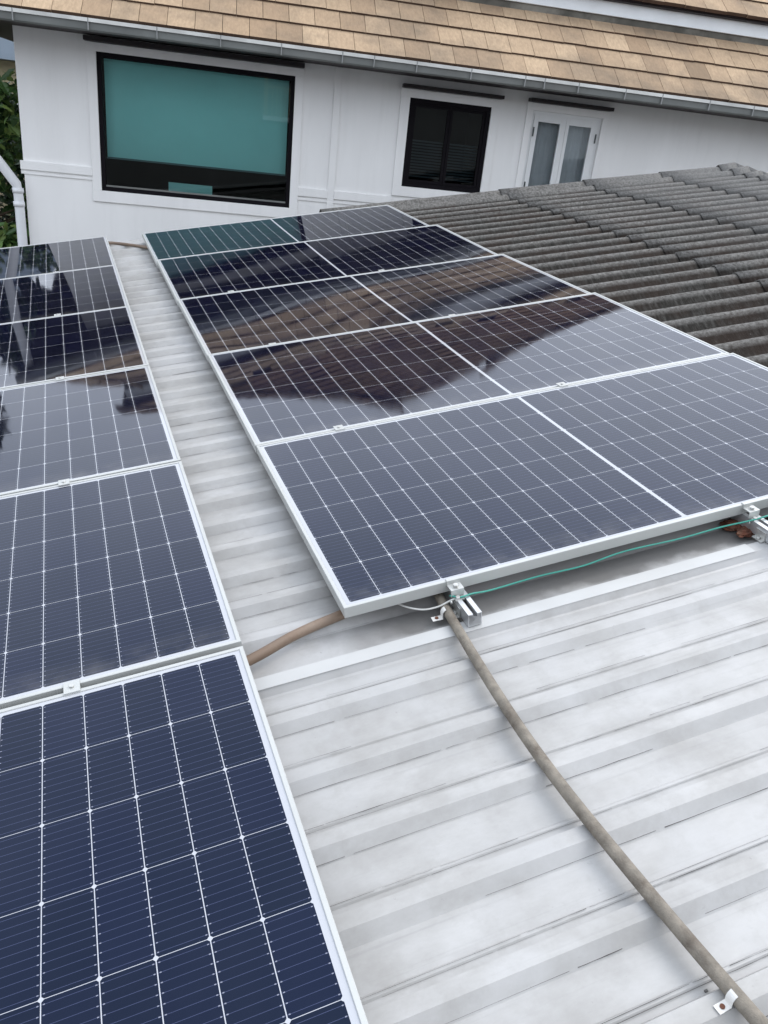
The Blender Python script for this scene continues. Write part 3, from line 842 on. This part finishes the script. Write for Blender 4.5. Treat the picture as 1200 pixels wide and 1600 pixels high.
# downpipe at the left corner
bm = bmn()
add_tube(bm, [(-2.9, -0.55, 0.64), (-2.86, -0.40, 0.2), (-2.78, -0.25, -0.2), (-2.345, -0.065, -0.865), (-2.335, -0.06, -1.0), (-2.335, -0.06, -1.6), (-2.335, -0.06, ZG + .05)], 0.052, 16, False)
dp = mk('downpipe', bm, M['pipe_white'], house)
for z in (-0.90, -1.04):
    bm = bmn(); add_cyl(bm, (-2.337, -0.06, z), (0, 0, -1), 0.060, 0.05, 18); mk('coupling', bm, M['pipe_white'], dp)

# tiled roofs
TAN = math.tan(R(38))
def tile_rows(bm, x0, x1, y0, z0, rows, keep, e=0.315, w=0.266, th=0.038, seed=1, ang=R(38), rot=0, cx=0, cy=0, pick=None):
    rnd = random.Random(seed)
    Q = Matrix.Translation((cx, cy, 0)) @ Matrix.Rotation(rot, 4, 'Z')
    for r in range(rows):
        off = (0.0 if r % 2 else w * .5) + rnd.uniform(-.012, .012)
        x = x0 - off
        while x < x1:
            s0 = r * e
            ya, za = y0 + s0 * math.cos(ang), z0 + s0 * math.sin(ang)
            xm = x + w / 2; ym = ya + .5 * e * math.cos(ang)
            if keep(xm, ym) and (pick is None or pick(r, rnd)):
                T = Q @ Matrix.Translation((x, ya, za)) @ Matrix.Rotation(ang - R(3.4) + rnd.uniform(-.004, .004), 4, 'X') @ Matrix.Rotation(rnd.uniform(-.004, .004), 4, 'Y')
                g = 0.0025
                add_box(bm, (g, rnd.uniform(-.005, .005), 0.006), (w - g, e + .05, 0.006 + th), T, 0, 1)
            elif pick is not None: rnd.random()
            x += w
lowz = 0.756
# lower skirt
LW_TOP = 0.18
bm = bmn()
def keep_low(x, y): return y < LW_TOP + .12 and x > EX0 + (y - EY) and x < EX1 - (y - EY)
tile_rows(bm, EX0, EX1, EY - .105, lowz - .012, 4, keep_low, seed=4)
mk('lower_roof_tiles', bm, [M['tile'], M['butt']], house)
# stained coping and white fascia band, then upper hip
zb0, zb1, zb2 = 1.425, 1.535, 1.675
run = 0.78
bx0, bx1 = EX0 + run, EX1 - run
bm = bmn(); add_box(bm, (bx0, 0.17, 1.2), (bx1, 8.0, zb1)); mk('coping', bm, M['stained'], house, bevel=.006)
bm = bmn(); add_box(bm, (bx0 - .02, 0.15, zb1 + .0005), (bx1 + .02, 8.02, zb2)); mk('fascia_band', bm, M['fascia'], house, bevel=.006)
UX0, UX1, UY0, UY1 = bx0 - .10, bx1 + .10, 0.06, 8.1
UZ = zb2 + 0.02
bm = bmn(); add_box(bm, (UX0, UY0 + .03, zb2 + .0005), (UX1, UY1, zb2 + .03)); mk('upper_eave_board', bm, M['soffit'], house)
# decks under the tiles
def hip_deck(x0, x1, y0, y1, z0, tan):
    bm = bmn(); d = min((x1 - x0), (y1 - y0)) / 2
    zt = z0 + d * tan
    a = [bm.verts.new(c) for c in ((x0, y0, z0), (x1, y0, z0), (x1, y1, z0), (x0, y1, z0))]
    if (x1 - x0) > (y1 - y0): r = [bm.verts.new((x0 + d, (y0 + y1) / 2, zt)), bm.verts.new((x1 - d, (y0 + y1) / 2, zt))]; fs = ((a[0], a[1], r[1], r[0]), (a[1], a[2], r[1]), (a[2], a[3], r[0], r[1]), (a[3], a[0], r[0]))
    else: r = [bm.verts.new(((x0 + x1) / 2, y0 + d, zt)), bm.verts.new(((x0 + x1) / 2, y1 - d, zt))]; fs = ((a[0], a[1], r[0]), (a[1], a[2], r[1], r[0]), (a[2], a[3], r[1]), (a[3], a[0], r[0], r[1]))
    for f in fs: bm.faces.new(f)
    return bm
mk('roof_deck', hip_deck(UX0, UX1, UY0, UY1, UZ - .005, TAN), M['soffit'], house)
bm = bmn()   # lower deck as a sloped skirt
zlo = lowz - .012
o_ = [(EX0, EY - .06, zlo), (EX1, EY - .06, zlo), (EX1, 9.2, zlo), (EX0, 9.2, zlo)]
ztop = zlo + 0.84 * TAN
i_ = [(EX0 + .84, EY - .06 + .84, ztop), (EX1 - .84, EY - .06 + .84, ztop), (EX1 - .84, 9.2 - .84, ztop), (EX0 + .84, 9.2 - .84, ztop)]
o_ = [bm.verts.new(c) for c in o_]; i_ = [bm.verts.new(c) for c in i_]
for k in range(4): bm.faces.new((o_[k], o_[(k + 1) % 4], i_[(k + 1) % 4], i_[k]))
mk('roof_deck', bm, M['soffit'], house)
wd = UX1 - UX0
apex_run = min(wd, UY1 - UY0) / 2
def keep_up(x, y): return x > UX0 + (y - UY0) + .06 and x < UX1 - (y - UY0) - .06 and y < UY0 + apex_run
nrow = int(apex_run / math.cos(R(38)) / .315) + 1
def tan_rows(r, rnd): return rnd.random() < (1.0 if r < 2 else 0.75 if r == 2 else 0.3 if r == 3 else 0.0)
def dark_rows(r, rnd): return not tan_rows(r, rnd)
bm = bmn(); tile_rows(bm, UX0, UX1, UY0, UZ, nrow, keep_up, seed=9, pick=tan_rows); mk('upper_roof_tiles', bm, [M['tile'], M['butt']], house)
bm = bmn(); tile_rows(bm, UX0, UX1, UY0, UZ, nrow, keep_up, seed=9, pick=dark_rows); mk('upper_roof_tiles', bm, [M['tile_dark'], M['butt']], house)
# side slopes (left and right)
for sgn in (0, 1):
    bm = bmn()
    if sgn == 0: cxr, cyr, rot = UX0, UY1, R(-90)
    else: cxr, cyr, rot = UX1, UY0, R(90)
    side = UY1 - UY0
    def keep_s(x, y): return x > y + .06 and x < side - y - .06 and y < wd / 2
    tile_rows(bm, 0, side, 0.0, UZ, nrow, keep_s, seed=20 + sgn, rot=rot, cx=cxr, cy=cyr)
    mk('side_roof_tiles', bm, [M['tile_dark'], M['butt']], house)
    bm = bmn()
    if sgn == 0: cxr, cyr, rot = EX0, 9.2, R(-90)
    else: cxr, cyr, rot = EX1, EY, R(90)
    sl = 9.2 - EY
    def keep_l(x, y): return x > y and x < sl - y and y < .85
    tile_rows(bm, 0, sl, -.02, lowz, 4, keep_l, seed=30 + sgn, rot=rot, cx=cxr, cy=cyr)
    mk('side_roof_tiles', bm, [M['tile'], M['butt']], house)
# hip caps
def hip_caps(p0, p1, mat):
    bm = bmn(); p0, p1 = Vector(p0), Vector(p1); d = p1 - p0; L_ = d.length; d.normalize(); k = int(L_ / .30)
    up = Vector((0, 0, 1)); s = d.cross(up).normalized(); u2 = s.cross(d)
    for i in range(k):
        a = p0 + d * (i * .30); b = a + d * .34
        pts0, pts1 = [], []
        for j in range(7):
            t = math.pi * j / 6
            off = lambda rr, lift: s * (math.cos(t) * rr) + u2 * (math.sin(t) * rr * .55 + lift)
            pts0.append(bm.verts.new(a + off(.17, .0))); pts1.append(bm.verts.new(b + off(.15, -.008)))
        for j in range(6): bm.faces.new((pts0[j], pts0[j + 1], pts1[j + 1], pts1[j]))
        bm.faces.new(pts0)
    mk('hip_cap', bm, mat, house)
ax = apex_run * 1.0
cap_l = (UX0, UY0, UZ + .01); cap_r = (UX1, UY0, UZ + .01)
top_l = (UX0 + ax, UY0 + ax, UZ + ax * TAN + .02); top_r = (UX1 - ax, UY0 + ax, UZ + ax * TAN + .02)
hip_caps(cap_l, top_l, M['tile_dark']); hip_caps(cap_r, top_r, M['tile_dark'])
hip_caps((EX0, EY - .06, lowz), (bx0, 0.17, zb0), M['tile']); hip_caps((EX1, EY - .06, lowz), (bx1, 0.17, zb0), M['tile'])

# ------------------------------------------------------------------ neighbours at the left
nb = thing('neighbour_house', Matrix.Translation(H(-5.4, 7.5, ZG)), 'cream neighbouring house with blue-grey gable behind the trees at the far left', 'house')
bm = bmn(); add_box(bm, (-2.5, 0, 0), (2.3, 5, 6.15)); mk('wall', bm, M['cream'], nb)
bm = bmn(); add_prism(bm, [(-2.8, 6.16), (2.6, 6.16), (-0.1, 8.2)], 'y', -0.35, 5.4); mk('roof', bm, M['bluegrey'], nb)
for x in (-1.6, 0.6):
    bm = bmn(); add_box(bm, (x, -0.03, 4.3), (x + .9, -0.001, 5.5)); w_ = mk('window', bm, M['white_frame'], nb)
    bm = bmn(); add_box(bm, (x + .07, -0.04, 4.37), (x + .83, -0.031, 5.43)); mk('pane', bm, M['frame_black'], w_)
bw = thing('boundary_wall', Matrix.Translation(H(-5.2, 3.0, ZG)), 'low dark mossy boundary wall beneath the tree left of the house', 'wall')
bm = bmn(); add_box(bm, (-4, 0, 0), (2.6, .15, 2.6)); mk('wall_face', bm, M['dull_wall'], bw)
bm = bmn(); add_box(bm, (-4, -.04, 2.6), (2.6, .19, 2.68)); mk('coping', bm, M['stained'], bw)

def tree(pos, h, crown, nleaf, leaf, mat, label, seed):
    rnd = random.Random(seed)
    t = thing('tree', Matrix.Translation(pos), label, 'tree', 'trees left of the white house')
    bm = bmn()
    add_tube(bm, [(0, 0, 0), (.05, .03, h * .3), (-.04, .05, h * .6), (.03, 0, h * .82)], lambda s: .13 * (1 - s * .6), 10)
    for i in range(9):
        a = rnd.uniform(0, 6.28); z0 = h * rnd.uniform(.35, .75); r = crown * rnd.uniform(.5, .9)
        add_tube(bm, [(0, 0, z0), (math.cos(a) * r * .5, math.sin(a) * r * .5, z0 + r * .45), (math.cos(a) * r, math.sin(a) * r, z0 + r * .7)], lambda s: .045 * (1 - s * .75), 6, sub=4)
    mk('trunk', bm, M['bark'], t)
    bm = bmn()
    clumps = [(Vector((rnd.gauss(0, crown * .42), rnd.gauss(0, crown * .42), h * rnd.uniform(.32, 1.0))), rnd.uniform(.28, .55)) for _ in range(46)]
    for _ in range(nleaf):
        c, r = rnd.choice(clumps)
        d = Vector((rnd.gauss(0, 1), rnd.gauss(0, 1), rnd.gauss(0, .8))).normalized() * r * rnd.uniform(.5, 1)
        p = c + d; s = leaf * rnd.uniform(.6, 1.3)
        q = Euler((rnd.uniform(-1, 1), rnd.uniform(-1, 1), rnd.uniform(0, 6.28))).to_matrix()
        pts = [(-.5, 0, 0), (-.15, .26, .05), (.25, .22, .06), (.6, 0, -.04), (.25, -.22, .06), (-.15, -.26, .05)]
        vs = [bm.verts.new(p + q @ (Vector(v_) * s)) for v_ in pts]
        bm.faces.new((vs[0], vs[1], vs[2], vs[3])); bm.faces.new((vs[0], vs[3], vs[4], vs[5]))
    mk('crown', bm, mat, t, recalc=False)
tree(H(-3.55, 1.7, ZG), 5.45, 1.2, 10000, 0.15, M['leaf'], 'bushy broadleaf tree just past the left corner of the white house', 3)
tree(H(-5.2, 1.3, ZG), 7.9, 1.3, 24000, 0.24, M['leaf2'], 'tall dark tree standing further left by the boundary wall', 6)
tree(H(-7.8, 2.6, ZG), 8.0, 2.0, 13000, 0.22, M['leaf2'], 'tall dark tree at the far left beyond the corner trees', 14)
tree(H(-3.2, 4.2, ZG), 4.9, 1.1, 8000, 0.14, M['leaf2'], 'low dark tree behind the corner tree beside the house side wall', 9)

# ------------------------------------------------------------------ what stands behind the photographer (seen in the window panes)
rh = thing('neighbour_house', Matrix.Translation((0, -17, GROUND)), 'tall grey house with a white balcony rail behind the photographer', 'house')
bm = bmn(); add_box(bm, (-13, -6, 0), (13, 0, 7.9)); mk('wall', bm, M['grey_house'], rh)
bm = bmn(); add_prism(bm, [(-0.9, 7.91), (0.8, 7.91), (-3.0, 10.4), (-6.8, 7.91)], 'x', -13.6, 13.6); mk('roof', bm, M['tile_dark'], rh)
bm = bmn(); add_box(bm, (0.7, .001, 5.75), (3.6, 1.2, 5.9)); mk('balcony_floor', bm, M['fascia'], rh)
bm = bmn()
add_box(bm, (0.8, 1.1, 6.85), (3.6, 1.17, 6.92)); add_box(bm, (0.7, 1.08, 5.9), (0.84, 1.2, 7.7)); add_box(bm, (3.46, 1.08, 5.9), (3.6, 1.2, 7.7))
x = 1.0
while x < 3.4: add_box(bm, (x, 1.12, 5.9), (x + .05, 1.15, 6.85)); x += .16
mk('balustrade', bm, M['cream'], rh)
